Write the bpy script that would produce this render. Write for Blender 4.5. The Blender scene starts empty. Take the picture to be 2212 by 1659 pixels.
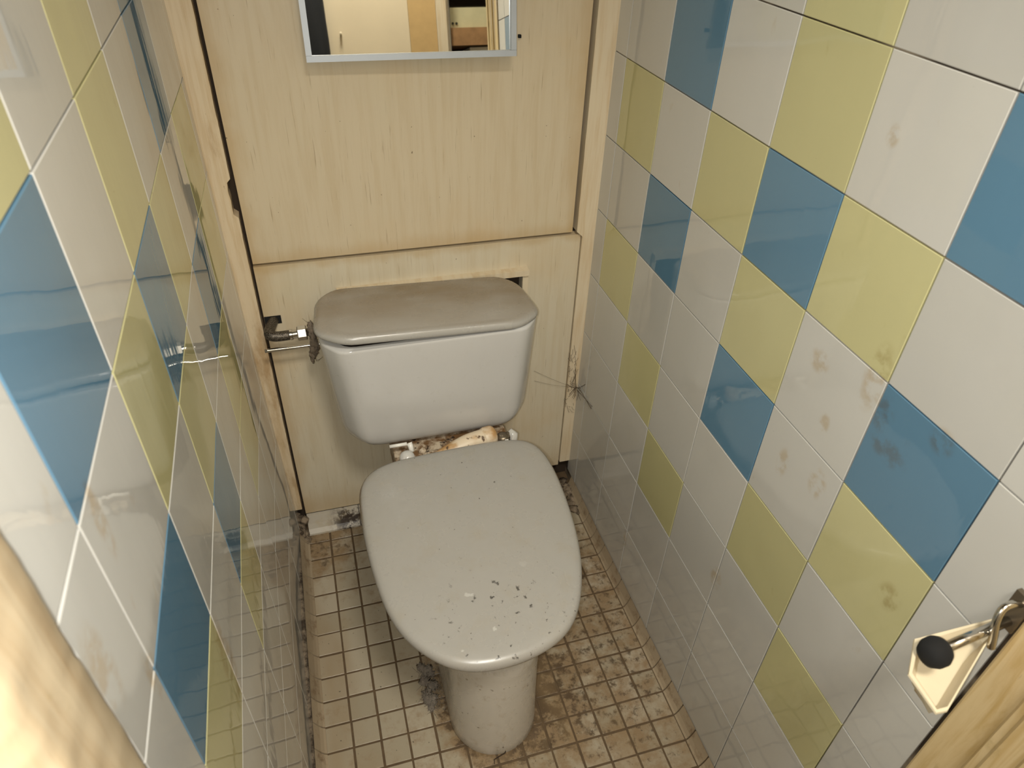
import bpy, bmesh, math, random
from mathutils import Vector, Matrix, noise as mnoise
rnd = random.Random(7)
C = bpy.context.scene.collection
V = Vector

# ------------------------------------------------------------------ materials
class NT:
    """tiny node helper"""
    def __init__(s, name):
        s.m = bpy.data.materials.new(name); s.m.use_nodes = True
        s.t = s.m.node_tree; s.t.nodes.clear()
        s.out = s.t.nodes.new('ShaderNodeOutputMaterial')
        s.b = s.t.nodes.new('ShaderNodeBsdfPrincipled')
        s.t.links.new(s.b.outputs[0], s.out.inputs[0])
        s.geo = s.t.nodes.new('ShaderNodeNewGeometry')
        s.pos = s.geo.outputs['Position']
        s.isl = s.geo.outputs['Random Per Island']
    def put(s, sock, v):
        if isinstance(v, bpy.types.NodeSocket): s.t.links.new(v, sock)
        elif isinstance(v, (tuple, list)) and len(v) == 3 and sock.type == 'RGBA': sock.default_value = (*v, 1)
        else: sock.default_value = v
    def math(s, op, a, b=0.0, clamp=False):
        n = s.t.nodes.new('ShaderNodeMath'); n.operation = op; n.use_clamp = clamp
        s.put(n.inputs[0], a); s.put(n.inputs[1], b); return n.outputs[0]
    def vmul(s, v, f):
        n = s.t.nodes.new('ShaderNodeVectorMath'); n.operation = 'MULTIPLY'
        s.put(n.inputs[0], v); s.put(n.inputs[1], f); return n.outputs[0]
    def vadd(s, v, f):
        n = s.t.nodes.new('ShaderNodeVectorMath'); n.operation = 'ADD'
        s.put(n.inputs[0], v); s.put(n.inputs[1], f); return n.outputs[0]
    def noise(s, scale, detail=4, stretch=(1, 1, 1), off=(0, 0, 0), rough=.55, dist=0.0):
        v = s.vmul(s.pos, stretch)
        if off != (0, 0, 0): v = s.vadd(v, off)
        n = s.t.nodes.new('ShaderNodeTexNoise'); s.put(n.inputs['Vector'], v)
        n.inputs['Scale'].default_value = scale; n.inputs['Detail'].default_value = detail
        n.inputs['Roughness'].default_value = rough; n.inputs['Distortion'].default_value = dist
        return n.outputs['Fac']
    def ramp(s, v, lo, hi, a=0.0, b=1.0):
        n = s.t.nodes.new('ShaderNodeMapRange'); n.interpolation_type = 'SMOOTHSTEP'
        s.put(n.inputs['Value'], v)
        for k, x in zip(('From Min', 'From Max', 'To Min', 'To Max'), (lo, hi, a, b)): n.inputs[k].default_value = x
        return n.outputs[0]
    def mix(s, fac, a, b):
        n = s.t.nodes.new('ShaderNodeMix'); n.data_type = 'RGBA'
        s.put(n.inputs[0], fac); s.put(n.inputs[6], a); s.put(n.inputs[7], b); return n.outputs[2]
    def scale(s, col, f):
        n = s.t.nodes.new('ShaderNodeMix'); n.data_type = 'RGBA'; n.blend_type = 'MULTIPLY'
        n.inputs[0].default_value = 1
        s.put(n.inputs[6], col)
        c = s.t.nodes.new('ShaderNodeCombineColor')
        for i in range(3): s.put(c.inputs[i], f)
        s.put(n.inputs[7], c.outputs[0]); return n.outputs[2]
    def blob(s, c, r):
        """0..1 soft mask of an ellipsoid at world c with radii r, edge broken by noise"""
        v = s.vadd(s.pos, tuple(-x for x in c)); v = s.vmul(v, tuple(1/x for x in r))
        n = s.t.nodes.new('ShaderNodeVectorMath'); n.operation = 'LENGTH'; s.put(n.inputs[0], v)
        return s.math('SUBTRACT', 1.0, n.outputs['Value'], True)
    def bump(s, h, strength, dist=.01):
        n = s.t.nodes.new('ShaderNodeBump'); n.inputs['Strength'].default_value = strength
        n.inputs['Distance'].default_value = dist; s.put(n.inputs['Height'], h)
        s.t.links.new(n.outputs[0], s.b.inputs['Normal'])
    def fin(s, col, rough=.5, metal=0.0, ior=1.5, **kw):
        s.put(s.b.inputs['Base Color'], col); s.put(s.b.inputs['Roughness'], rough)
        s.put(s.b.inputs['Metallic'], metal); s.b.inputs['IOR'].default_value = ior
        for k, v in kw.items(): s.put(s.b.inputs[k], v)
        return s.m

def m_simple(name, col, rough=.5, metal=0.0, var=.12, sc=30, **kw):
    n = NT(name); f = n.noise(sc, 4)
    c = n.mix(f, tuple(x*(1-var) for x in col), tuple(min(1, x*(1+var)) for x in col))
    return n.fin(c, rough, metal, **kw)

STAINS_R = [(0,-.734,.925,.05,.022,.055), (0,-.762,.895,.05,.018,.03), (0,-.785,.862,.05,.035,.02), (0,-.835,.920,.05,.02,.02), (0,-.691,.823,.05,.012,.02),
            (0,-.716,.743,.05,.02,.03), (0,-.650,.888,.05,.022,.02), (0,-.639,1.157,.05,.012,.015), (0,-.297,.149,.05,.012,.03), (0,-.65,.718,.05,.015,.03), (0,-.868,.711,.05,.02,.025), (0,-.60,.40,.05,.02,.03)]
STAINS_L = [(-.72,-.86,1.04,.05,.012,.05), (-.72,-.891,.916,.05,.014,.04), (-.72,-.94,1.0,.05,.02,.05), (-.72,-.74,.68,.05,.03,.1)]
def m_tile(name, col, dirt=(.42,.30,.15)):
    # the glaze is slightly wavy, mostly side to side
    n = NT(name)
    c = n.scale(col, n.ramp(n.isl, 0, 1, .93, 1.04))
    c = n.mix(n.ramp(n.noise(5, 5), .5, .8, 0, .22), c, tuple(x*.78*w for x, w in zip(col, (1, .95, .85))))
    nz = n.noise(55, 5)
    for k in STAINS_R + STAINS_L:
        mk = n.math('MULTIPLY', n.ramp(n.blob(k[:3], k[3:]), .05, .55), n.ramp(nz, .40, .62, 0, .5))
        c = n.mix(mk, c, dirt)
    # small smears everywhere, denser low on the wall where it gets splashed
    sm = n.ramp(n.noise(34, 6, (1, 1, .55), (3, 1, 2)), .66, .8, 0, .30)
    c = n.mix(sm, c, dirt)
    sp = n.ramp(n.noise(210, 3), .73, .78, 0, .5)
    c = n.mix(n.math('MULTIPLY', sp, n.ramp(n.noise(9, 2, off=(5, 5, 5)), .5, .62)), c, (.10, .07, .04))
    h = n.math('ADD', n.noise(8, 1), n.math('MULTIPLY', n.noise(38, 2, (1, 1, .10), dist=.4), .14))
    n.bump(h, .06, .02)
    return n.fin(c, n.ramp(n.noise(14, 4), .45, .85, .028, .09), ior=1.62)

def _groutl():
    n = NT('wall_grout_white'); c = n.mix(n.ramp(n.noise(11, 4), .52, .66), (.60, .57, .52), (.20, .14, .08)); return n.fin(c, .8)
MT = {'w': m_tile('tile_white', (.56, .55, .51)), 'y': m_tile('tile_yellow', (.54, .51, .27), (.32, .24, .08)),
      'b': m_tile('tile_blue', (.110, .225, .33), (.10, .10, .09))}
def _grout():
    n = NT('wall_grout')
    c = n.mix(n.ramp(n.noise(7, 4), .34, .56), (.36, .29, .20), (.035, .022, .011))
    return n.fin(c, .85)
M_GROUT = _grout()
def _fgrout():
    n = NT('floor_grout'); c = n.mix(n.noise(60, 5), (.05, .03, .012), (.14, .09, .045)); return n.fin(c, .8)
M_FGROUT = _fgrout()
def _floor():
    n = NT('floor_mosaic')
    c = n.mix(n.isl, (.30, .258, .182), (.385, .335, .25))
    big = n.noise(4.5, 3, off=(1, 2, 0))
    # grime: around the pedestal foot and along the right hand side, broken up by noise
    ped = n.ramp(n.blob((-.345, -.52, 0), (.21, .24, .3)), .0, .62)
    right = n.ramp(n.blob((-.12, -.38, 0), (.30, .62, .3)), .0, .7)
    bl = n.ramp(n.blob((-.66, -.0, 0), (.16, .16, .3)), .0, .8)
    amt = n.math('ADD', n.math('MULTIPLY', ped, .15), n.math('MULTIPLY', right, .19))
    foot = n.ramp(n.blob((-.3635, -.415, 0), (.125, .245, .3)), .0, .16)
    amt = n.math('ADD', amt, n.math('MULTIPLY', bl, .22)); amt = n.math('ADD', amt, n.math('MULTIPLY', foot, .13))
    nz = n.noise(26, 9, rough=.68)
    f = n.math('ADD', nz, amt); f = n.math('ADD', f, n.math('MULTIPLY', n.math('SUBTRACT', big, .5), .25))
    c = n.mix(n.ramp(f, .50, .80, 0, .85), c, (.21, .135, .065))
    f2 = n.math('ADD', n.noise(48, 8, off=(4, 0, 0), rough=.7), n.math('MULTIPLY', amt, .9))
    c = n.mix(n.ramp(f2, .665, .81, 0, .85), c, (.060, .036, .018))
    c = n.mix(n.ramp(n.noise(7, 3, (1, .25, 1), (2, 2, 0)), .44, .68, 0, .65), c, (.25, .17, .085))
    sp = n.ramp(n.noise(150, 2, off=(0, 7, 0)), .715, .745)
    c = n.mix(n.math('MULTIPLY', sp, .9), c, (.03, .022, .018))
    n.bump(n.noise(40, 5), .15, .004)
    return n.fin(c, n.ramp(nz, .4, .7, .32, .62))
M_FLOOR = _floor()
def _panel(name, base, seed, edges=()):
    n = NT(name)
    o = (seed, 0, seed)
    g = n.noise(16, 6, (5, 1, .32), o, .6, .5)
    c = n.mix(n.ramp(g, .40, .72), base, (base[0]*.93, base[1]*.90, base[2]*.85))
    c = n.mix(n.ramp(n.noise(3.2, 4, off=o), .48, .72, 0, .45), c, (base[0]*.97, base[1]*.80, base[2]*.58))
    c = n.mix(n.ramp(n.noise(5, 4, off=(9, seed, 1)), .55, .75, 0, .35), c, (base[0]*.95, base[1]*1.02, base[2]*1.0))
    c = n.mix(n.ramp(n.noise(70, 4, (4, 1, .16), o), .62, .74, 0, .45), c, (.20, .13, .06))
    xyz = n.t.nodes.new('ShaderNodeSeparateXYZ'); n.put(xyz.inputs[0], n.pos)
    wob = n.math('MULTIPLY', n.math('SUBTRACT', n.noise(18, 5, (1, 1, .6), o), .5), .05)
    for ax, at, wd in edges:   # old nicotine-brown staining creeping in from the board's edges
        d = n.math('ABSOLUTE', n.math('SUBTRACT', xyz.outputs[ax], at)); d = n.math('ADD', d, wob)
        c = n.mix(n.ramp(d, 0, wd, .42, 0), c, (.42, .28, .12))
    sp = n.ramp(n.noise(130, 2, off=o), .75, .78)
    c = n.mix(n.math('MULTIPLY', sp, .8), c, (.07, .04, .02))
    n.bump(g, .08, .003)
    return n.fin(c, .42), n
M_PANEL_U, _ = _panel('painted_board_upper', (.57, .485, .345), 2.0, ((0, -.6838, .03), (0, -.048, .035), (2, .7285, .035)))
M_PANEL_L, _ = _panel('painted_board_lower', (.58, .52, .395), 6.0, ((0, -.6838, .03), (2, .7238, .02), (2, .04, .10)))
def _trim():
    n = NT('painted_trim')
    g = n.noise(22, 6, (4, 1, .25), (1, 1, 3), .6)
    c = n.mix(n.ramp(g, .4, .7), (.62, .51, .35), (.52, .39, .23))
    bare = n.math('ADD', n.noise(12, 7, (1.6, 1, .5), (0, 5, 2), .65), n.ramp(n.blob((-.72, .055, .35), (.12, .3, .45)), 0, .6, 0, .13))
    c = n.mix(n.ramp(bare, .60, .78, 0, .7), c, (.33, .20, .085))
    c = n.mix(n.ramp(n.noise(60, 6, (2, 1, .5), (2, 2, 2), .7), .66, .76, 0, .9), c, (.07, .04, .018))
    n.bump(bare, .2, .004)
    return n.fin(c, .5)
M_TRIM = _trim()
def _trim2():
    n = NT('painted_trim_clean')
    g = n.noise(22, 6, (4, 1, .25), (1, 1, 3), .6)
    c = n.mix(n.ramp(g, .4, .7), (.63, .54, .39), (.56, .44, .28))
    c = n.mix(n.ramp(n.noise(60, 6, (2, 1, .5), (2, 2, 2), .7), .68, .78, 0, .8), c, (.12, .07, .03))
    return n.fin(c, .48)
M_TRIM2 = _trim2()
def _pine(name, base, dark, sx=(1, 5, .35)):
    n = NT(name)
    g = n.noise(14, 6, sx, (3, 1, 0), .6, .8)
    c = n.mix(n.ramp(g, .38, .70), base, dark)
    c = n.mix(n.ramp(n.noise(30, 5, (1, 1, .6), (1, 8, 1)), .60, .75, 0, .6), c, (.36, .25, .07))
    c = n.mix(n.ramp(n.noise(70, 4, (1, 3, .3)), .70, .78, 0, .8), c, (.16, .09, .03))
    n.bump(g, .15, .003)
    return n.fin(c, .38)
M_PINE = _pine('varnished_pine', (.74, .57, .31), (.58, .40, .16))
M_PINE_L = _pine('painted_pine_left', (.62, .50, .33), (.52, .38, .22))
def _ceramic(name, base, dusty=0.0, speck=0.0, streak=0.0, rough=.12, rvar=.22):
    n = NT(name)
    c = n.mix(n.noise(4, 3), tuple(x*.95 for x in base), base)
    if dusty:
        up = n.t.nodes.new('ShaderNodeSeparateXYZ'); n.put(up.inputs[0], n.geo.outputs['Normal'])
        # a film of dust lies on what faces up, thicker towards the back wall
        d = n.math('MULTIPLY', n.ramp(up.outputs[2], .45, .95), n.ramp(n.noise(9, 5, (1, 2, 1)), .2, .75, .45, 1.0))
        px = n.t.nodes.new('ShaderNodeSeparateXYZ'); n.put(px.inputs[0], n.pos)
        d = n.math('MULTIPLY', d, n.ramp(px.outputs[1], -.19, .02, .25, 1.0))
        c = n.mix(n.math('MULTIPLY', d, dusty), c, (.20, .145, .08))
    if speck:
        a = n.noise(24, 7, off=(2, 0, 1), rough=.68)
        c = n.mix(n.ramp(a, .50, .70, 0, .45), c, (.335, .305, .25))
        c = n.mix(n.ramp(n.noise(62, 7, off=(1, 3, 1), rough=.72), .60, .74, 0, .45*speck), c, (.30, .26, .21))
        front = n.blob((-.37, -.60, .42), (.16, .14, .2))
        c = n.mix(n.math('MULTIPLY', n.ramp(n.noise(85, 4, off=(1, 0, 1)), .63, .70), n.ramp(front, .1, .6, 0, .85)), c, (.05, .045, .04))
        c = n.mix(n.math('MULTIPLY', n.ramp(n.noise(40, 4, off=(6, 0, 1)), .67, .72), n.ramp(front, .1, .6, 0, .5)), c, (.60, .59, .55))
        c = n.mix(n.ramp(n.noise(150, 2, off=(1, 9, 1)), .74, .76, 0, .9), c, (.06, .05, .04))
    if streak:
        c = n.mix(n.ramp(n.noise(50, 6, (1, 1, .7), (0, 2, 5), .7), .54, .72, 0, .6*streak), c, (.30, .235, .155))
        c = n.mix(n.ramp(n.noise(95, 3, off=(5, 2, 5)), .67, .73, 0, .8*streak), c, (.10, .07, .045))
    return n.fin(c, n.ramp(n.noise(22, 4), .35, .75, rough, rough+rvar))
M_CERAMIC = _ceramic('cistern_ceramic', (.53, .52, .50), streak=.12, rvar=.02, rough=.15)
M_CIST_LID = _ceramic('cistern_lid_ceramic', (.36, .345, .315), dusty=.95, rough=.2)
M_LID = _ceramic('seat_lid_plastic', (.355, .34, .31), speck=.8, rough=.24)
M_BOWL = _ceramic('pan_ceramic', (.50, .465, .405), streak=1.0, rough=.2)
def _lidgrime():
    t = M_LID.node_tree; b = next(n for n in t.nodes if n.type == 'BSDF_PRINCIPLED')
    N = NT.__new__(NT); N.m, N.t, N.b = M_LID, t, b
    N.geo = t.nodes.new('ShaderNodeNewGeometry'); N.pos = N.geo.outputs['Position']
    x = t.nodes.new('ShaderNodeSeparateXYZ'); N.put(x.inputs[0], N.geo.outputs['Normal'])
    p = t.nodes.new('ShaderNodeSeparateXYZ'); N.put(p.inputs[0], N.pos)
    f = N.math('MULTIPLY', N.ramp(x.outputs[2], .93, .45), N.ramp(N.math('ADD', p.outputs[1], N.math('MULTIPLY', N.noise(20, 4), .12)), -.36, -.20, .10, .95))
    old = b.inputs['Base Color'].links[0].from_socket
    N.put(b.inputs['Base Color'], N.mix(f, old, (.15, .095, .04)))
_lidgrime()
M_SEAT = m_simple('soiled_seat', (.24, .15, .06), .45)
M_DIRTY = None
def _dirty():
    n = NT('soiled_ceramic')
    c = n.mix(n.ramp(n.noise(38, 6, rough=.7), .36, .58), (.55, .46, .34), (.16, .085, .035))
    c = n.mix(n.ramp(n.noise(60, 5, off=(3, 3, 3)), .58, .68), c, (.035, .02, .012))
    return n.fin(c, .55)
M_DIRTY = _dirty()
def _rubber():
    n = NT('cream_rubber')
    c = n.mix(n.ramp(n.noise(28, 5), .42, .66), (.66, .55, .40), (.42, .24, .09))
    c = n.mix(n.ramp(n.noise(55, 5, off=(3, 3, 3)), .62, .70), c, (.10, .055, .025))
    return n.fin(c, .45)
M_RUBBER = _rubber()
M_CHROME = m_simple('chrome', (.62, .60, .56), .16, 1.0)
M_STEEL_D = m_simple('dull_dark_steel', (.20, .165, .12), .38, .8)
def _braid():
    n = NT('braided_hose')
    v = n.noise(900, 1)
    n.bump(v, .6, .001)
    return n.fin(n.mix(n.ramp(v, .5, .62), (.028, .022, .016), (.22, .19, .15)), .38, .6)
M_BRAID = _braid()
M_ALU = m_simple('aluminium_trim', (.40, .43, .46), .5, .35, .06)
M_BLACK = m_simple('black_rubber', (.003, .003, .003), .9)
M_DARK = m_simple('cavity_shade_and_twig', (.03, .018, .009), .9)  # near-black puts the shade of hollows into the colour; also colours the twig
M_DUST = m_simple('dust_fluff', (.16, .125, .09), .95, 0, .5, 160)
M_DUSTD = m_simple('dark_dust', (.21, .18, .145), .95, 0, .5, 200)
M_WEB = m_simple('cobweb', (.085, .06, .035), .9)
def _mortar():
    n = NT('crumbling_mortar')
    c = n.mix(n.ramp(n.noise(50, 7, rough=.7), .38, .62), (.22, .17, .115), (.04, .027, .016))
    return n.fin(c, .9)
M_MORTAR = _mortar()
M_SKIRT = None
def _skirt():
    n = NT('cove_tile')
    c = n.mix(n.isl, (.30, .235, .155), (.37, .295, .20))
    c = n.mix(n.ramp(n.noise(36, 7, rough=.7), .50, .70, 0, .8), c, (.17, .105, .055))
    return n.fin(c, .4)
M_SKIRT = _skirt()
def _bskirt():
    n = NT('white_cove_tile')
    c = (.42, .38, .31)
    c = n.mix(n.math('MULTIPLY', n.ramp(n.noise(46, 7, rough=.72), .42, .56), n.ramp(n.blob((-.565, .025, .02), (.09, .2, .05)), .1, .6)), c, (.03, .018, .01))
    c = n.mix(n.ramp(n.noise(26, 6, off=(3, 3, 3)), .5, .7, 0, .5), c, (.36, .28, .16))
    return n.fin(c, .5)
M_BSKIRT = _bskirt()
M_CREAM = m_simple('cream_enamel', (.66, .57, .40), .35, 0, .12, 22)
M_CREAM_D = m_simple('tray_shade_brown', (.30, .20, .085), .5)  # brown carries the shade between the tray and the plank
M_BEIGE = m_simple('beige_wall_board', (.66, .56, .39), .5, 0, .08, 6)
M_TAN = m_simple('tan_board', (.52, .35, .15), .5)
M_CREAMBOX = m_simple('cream_painted_metal', (.50, .46, .28), .45)
M_BROWNWOOD = m_simple('brown_wood', (.30, .165, .07), .5, 0, .4, 30)
M_CLOTH = m_simple('black_cloth', (.008, .009, .010), .95, 0, .5, 260)
M_WHITEPL = m_simple('white_plastic', (.78, .76, .70), .3)
M_PLASTER = m_simple('plaster', (.62, .58, .50), .8)
def _clear():
    n = NT('clear_plastic'); return n.fin((.93, .91, .86), .12, 0, 1.45, **{'Transmission Weight': .5})
M_CLEAR = _clear()
def _mirror():
    n = NT('mirror_silver')
    return n.fin((.86, .88, .87), .015, 1.0)
M_MIRROR = _mirror()

# ------------------------------------------------------------------ mesh helpers
def obj(name, bm, mat, parent=None, smooth=False, bevel=0, seg=2, sub=0):
    if bevel:
        bmesh.ops.bevel(bm, geom=[e for e in bm.edges if e.calc_face_angle(0) > .5], offset=bevel, segments=seg, affect='EDGES', clamp_overlap=True)
    bmesh.ops.recalc_face_normals(bm, faces=bm.faces)
    me = bpy.data.meshes.new(name); bm.to_mesh(me); bm.free()
    for m in (mat if isinstance(mat, list) else [mat]): me.materials.append(m)
    o = bpy.data.objects.new(name, me); C.objects.link(o)
    if smooth:
        for p in me.polygons: p.use_smooth = True
    if sub:
        md = o.modifiers.new('sub', 'SUBSURF'); md.levels = sub; md.render_levels = sub
    if parent: o.parent = parent; o.matrix_parent_inverse = parent.matrix_world.inverted()
    return o
def auto_smooth(o, ang=40):
    me = o.data
    for p in me.polygons: p.use_smooth = True
    bm = bmesh.new(); bm.from_mesh(me)
    for e in bm.edges: e.smooth = e.calc_face_angle(0) < math.radians(ang)
    bm.to_mesh(me); bm.free(); return o
def tag(o, label, cat, group=None, kind=None):
    o['label'] = label; o['category'] = cat
    if group: o['group'] = group
    if kind: o['kind'] = kind
    return o
def thing(name, label, cat, loc=(0, 0, 0), rot=(0, 0, 0), group=None):
    o = bpy.data.objects.new(name, None); C.objects.link(o); o.location = loc; o.rotation_euler = rot
    o.empty_display_size = .05
    bpy.context.view_layer.update()
    return tag(o, label, cat, group)
def struct(o): o['kind'] = 'structure'; return o
def box(bm, lo, hi, mi=0):
    vs = [bm.verts.new((x, y, z)) for x in (lo[0], hi[0]) for y in (lo[1], hi[1]) for z in (lo[2], hi[2])]
    for f in ((0,1,3,2),(4,6,7,5),(0,4,5,1),(2,3,7,6),(0,2,6,4),(1,5,7,3)):
        bm.faces.new([vs[i] for i in f]).material_index = mi
    return vs
def BOX(lo, hi):
    bm = bmesh.new(); box(bm, lo, hi); return bm
def loft(bm, rings, cap0=True, cap1=True, closed=True):
    L = [[bm.verts.new(p) for p in r] for r in rings]
    n = len(L[0])
    for a, b in zip(L, L[1:]):
        for i in range(n if closed else n-1):
            j = (i+1) % n; bm.faces.new((a[i], a[j], b[j], b[i]))
    if cap0: bm.faces.new(L[0][::-1])
    if cap1: bm.faces.new(L[-1])
    return L
def tube(bm, pts, rad, n=12, cap=True):
    pts = [V(p) for p in pts]; rings = []
    up = V((0, 0, 1)); prev = None
    for i, p in enumerate(pts):
        d = (pts[min(i+1, len(pts)-1)] - pts[max(i-1, 0)]).normalized()
        if prev is None: a = d.cross(up if abs(d.z) < .9 else V((1, 0, 0))).normalized()
        else: a = (prev - d*prev.dot(d)).normalized()
        prev = a; b = d.cross(a); r = rad[i] if isinstance(rad, (list, tuple)) else rad
        rings.append([p + (a*math.cos(2*math.pi*k/n) + b*math.sin(2*math.pi*k/n))*r for k in range(n)])
    loft(bm, rings, cap, cap)
def spline(pts, m=8, closed=False):
    P = [V(p) for p in pts]; n = len(P); out = []
    for i in range(n if closed else n-1):
        g = (lambda k: P[k % n]) if closed else (lambda k: P[max(0, min(n-1, k))])
        a, b, c, d = g(i-1), g(i), g(i+1), g(i+2)
        for s in range(m):
            t = s/m
            out.append(.5*((2*b) + (c-a)*t + (2*a-5*b+4*c-d)*t*t + (3*b-a-3*c+d)*t**3))
    if not closed: out.append(P[-1])
    return out
def resample(P, n):
    P = P + [P[0]]; L = [0]
    for a, b in zip(P, P[1:]): L.append(L[-1] + (b-a).length)
    out = []; k = 0
    for i in range(n):
        s = L[-1]*i/n
        while L[k+1] < s: k += 1
        t = (s-L[k])/max(1e-9, L[k+1]-L[k]); out.append(P[k].lerp(P[k+1], t))
    return out
def lump(bm, c, r, seed, sub=3, amp=.45, sc=1.6):
    b2 = bmesh.new(); bmesh.ops.create_icosphere(b2, subdivisions=sub, radius=1)
    mp = {}
    for v in b2.verts:
        k = 1 + amp*mnoise.noise(v.co*sc + V((seed, seed*2.1, 0))) + amp*.6*mnoise.noise(v.co*sc*3 + V((seed, 0, 9)))
        mp[v.index] = bm.verts.new((c[0]+v.co.x*r[0]*k, c[1]+v.co.y*r[1]*k, c[2]+v.co.z*r[2]*k))
    for f in b2.faces: bm.faces.new([mp[v.index] for v in f.verts])
    b2.free()
def tile_quad(bm, P, nrm, h, bev, mi):
    """P: four corners on the bed; raised tile face with a small bevelled edge"""
    P = [V(p) for p in P]; c = sum(P, V())/4
    tilt = [rnd.uniform(-.00012, .00012) for _ in range(4)]
    lo = [bm.verts.new(p) for p in P]
    md = [bm.verts.new(p + nrm*(h-bev*.6+t)) for p, t in zip(P, tilt)]
    hi = [bm.verts.new(p + (c-p).normalized()*bev*1.4 + nrm*(h+t)) for p, t in zip(P, tilt)]
    for i in range(4):
        j = (i+1) % 4
        bm.faces.new((lo[i], lo[j], md[j], md[i])).material_index = mi
        bm.faces.new((md[i], md[j], hi[j], hi[i])).material_index = mi
    bm.faces.new(hi).material_index = mi

# ------------------------------------------------------------------ tiled side walls
TM = ['w', 'y', 'b']; MATS = [M_GROUT] + [MT[k] for k in TM]
T = .15
RIGHT = {(1,-1):'b',(3,-1):'y',(5,-1):'b',(3,-2):'y',(1,-2):'b',(5,-2):'w',(0,0):'y',(2,0):'y',(3,0):'b',(4,0):'y',
         (1,1):'b',(3,1):'y',(5,1):'b',(0,2):'y',(3,2):'b',(5,2):'y',(1,3):'y',(4,3):'y',(2,4):'y',(5,4):'y',
         (2,-3):'y',(4,-3):'b',(0,-3):'y',(0,-4):'b',(3,-4):'y',(5,-4):'y'}
bm = bmesh.new()
box(bm, (.003, -.985, 0), (.09, .075, 2.45))
g = .0009
ys = [.056] + [-T*k for k in range(0, 7)] + [-.981]
zs = [1.08 - T*r for r in range(-9, 8)]
for ci in range(len(ys)-1):
    for ri in range(len(zs)-1):
        col, row = ci-1, ri-9
        y1, y0 = ys[ci]-g, ys[ci+1]+g; z1, z0 = zs[ri]-g, zs[ri+1]+g
        z0 = max(z0, .004)
        if z1 <= z0: continue
        mi = 1 + TM.index(RIGHT.get((col, row), 'w'))
        tile_quad(bm, [(.003, y0, z0), (.003, y1, z0), (.003, y1, z1), (.003, y0, z1)], V((-1, 0, 0)), .003, .0007, mi)
struct(obj('wall_right', bm, MATS))

LQ = V((-.7243, -.7386, 1.364)); LROT = Matrix.Rotation(0, 3, 'X')
def _rod(w):
    w = V(w); return Matrix.Rotation(w.length, 3, w.normalized())
LROT = _rod((.0035, -.0079, .0144))
def sstep(a, b, x):
    t = max(0, min(1, (x-a)/(b-a))); return t*t*(3-2*t)
def lpt(cy, dz, h=0.0):
    """point of the left wall: cy metres along the row, dz metres down from row 0"""
    p = LQ + LROT @ V((h, cy, -dz))
    s = sstep(-.25, .06, p.y)
    p.x += .008*s + .008*s*(1 - max(0, min(1, p.z/1.1))) + .007*max(0, 1 - p.z/.5); return p
LEFT = {(1,0):'y',(1,1):'y',(1,-1):'y',(3,0):'b',(3,1):'b',(-1,1):'b',(-1,0):'y',(1,2):'b',(0,2):'y',(2,2):'y',(4,2):'y',(4,1):'w',
        (3,3):'b',(1,3):'y',(-1,3):'b',(4,3):'y',(1,4):'b',(3,4):'y',(-1,4):'y',(1,5):'y',(3,5):'y',(-1,-1):'b',(2,-1):'b',(0,-2):'y',(4,-2):'y'}
bm = bmesh.new()
cs = [-.2165] + [T*k for k in range(-1, 6)] + [.82]
rows = list(range(-6, 10))
for a in range(len(cs)-1):
    for r in rows:
        z1, z0 = r*T, (r+1)*T
        if LQ.z - z0 < .0: z0 = LQ.z - .012
        if z0 <= z1: continue
        mi = 1 + TM.index(LEFT.get((a-2, r), 'w'))
        P = [lpt(cs[a]+g, z0-g), lpt(cs[a+1]-g, z0-g), lpt(cs[a+1]-g, z1+g), lpt(cs[a]+g, z1+g)]
        P = [p - V((.003, 0, 0)) for p in P]
        tile_quad(bm, P, V((1, 0, 0)), .003, .0007, mi)
# bed behind the tiles
cols = [-.2165, -.1, .1, .3, .45, .55, .65, .75, .82]
A = [[bm.verts.new(lpt(c, dz) - V((.003, 0, 0))) for c in cols] for dz in (-.95, .3, .9, LQ.z-.001)]
B = [[bm.verts.new(lpt(c, dz) - V((.08, 0, 0))) for c in cols] for dz in (-.95, .3, .9, LQ.z-.001)]
for i in range(3):
    for j in range(len(cols)-1):
        bm.faces.new((A[i][j], A[i][j+1], A[i+1][j+1], A[i+1][j])); bm.faces.new((B[i][j], B[i+1][j], B[i+1][j+1], B[i][j+1]))
for i in range(3):
    for j in (0, len(cols)-1): bm.faces.new((A[i][j], A[i+1][j], B[i+1][j], B[i][j]))
for j in range(len(cols)-1):
    for i in (0, 3): bm.faces.new((A[i][j], A[i][j+1], B[i][j+1], B[i][j]))
struct(obj('wall_left', bm, [_groutl()] + MATS[1:]))

# ------------------------------------------------------------------ floor, skirtings
PX, PY, X0, Y0 = .0517, .0516, -.6864, -.3685
bm = bmesh.new()
box(bm, (-1.7, -2.35, -.05), (1.2, .30, -.0016))
for i in range(13):
    for j in range(-8, 13):
        x0, x1 = X0 + i*PX, X0 + (i+1)*PX; y1, y0 = Y0 - j*PY, Y0 - (j+1)*PY
        y1 = min(y1, .024); y0 = max(y0, -1.02)
        if y1 - y0 < .01: continue
        w = .0021; jx, jy = rnd.uniform(-.0005, .0005), rnd.uniform(-.0005, .0005)
        P = [(x0+w+jx, y0+w+jy, -.0016), (x1-w+jx, y0+w+jy, -.0016), (x1-w+jx, y1-w+jy, -.0016), (x0+w+jx, y1-w+jy, -.0016)]
        tile_quad(bm, P, V((0, 0, 1)), .0016, .0006, 1)
struct(obj('floor', bm, [M_FGROUT, M_FLOOR]))

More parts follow.
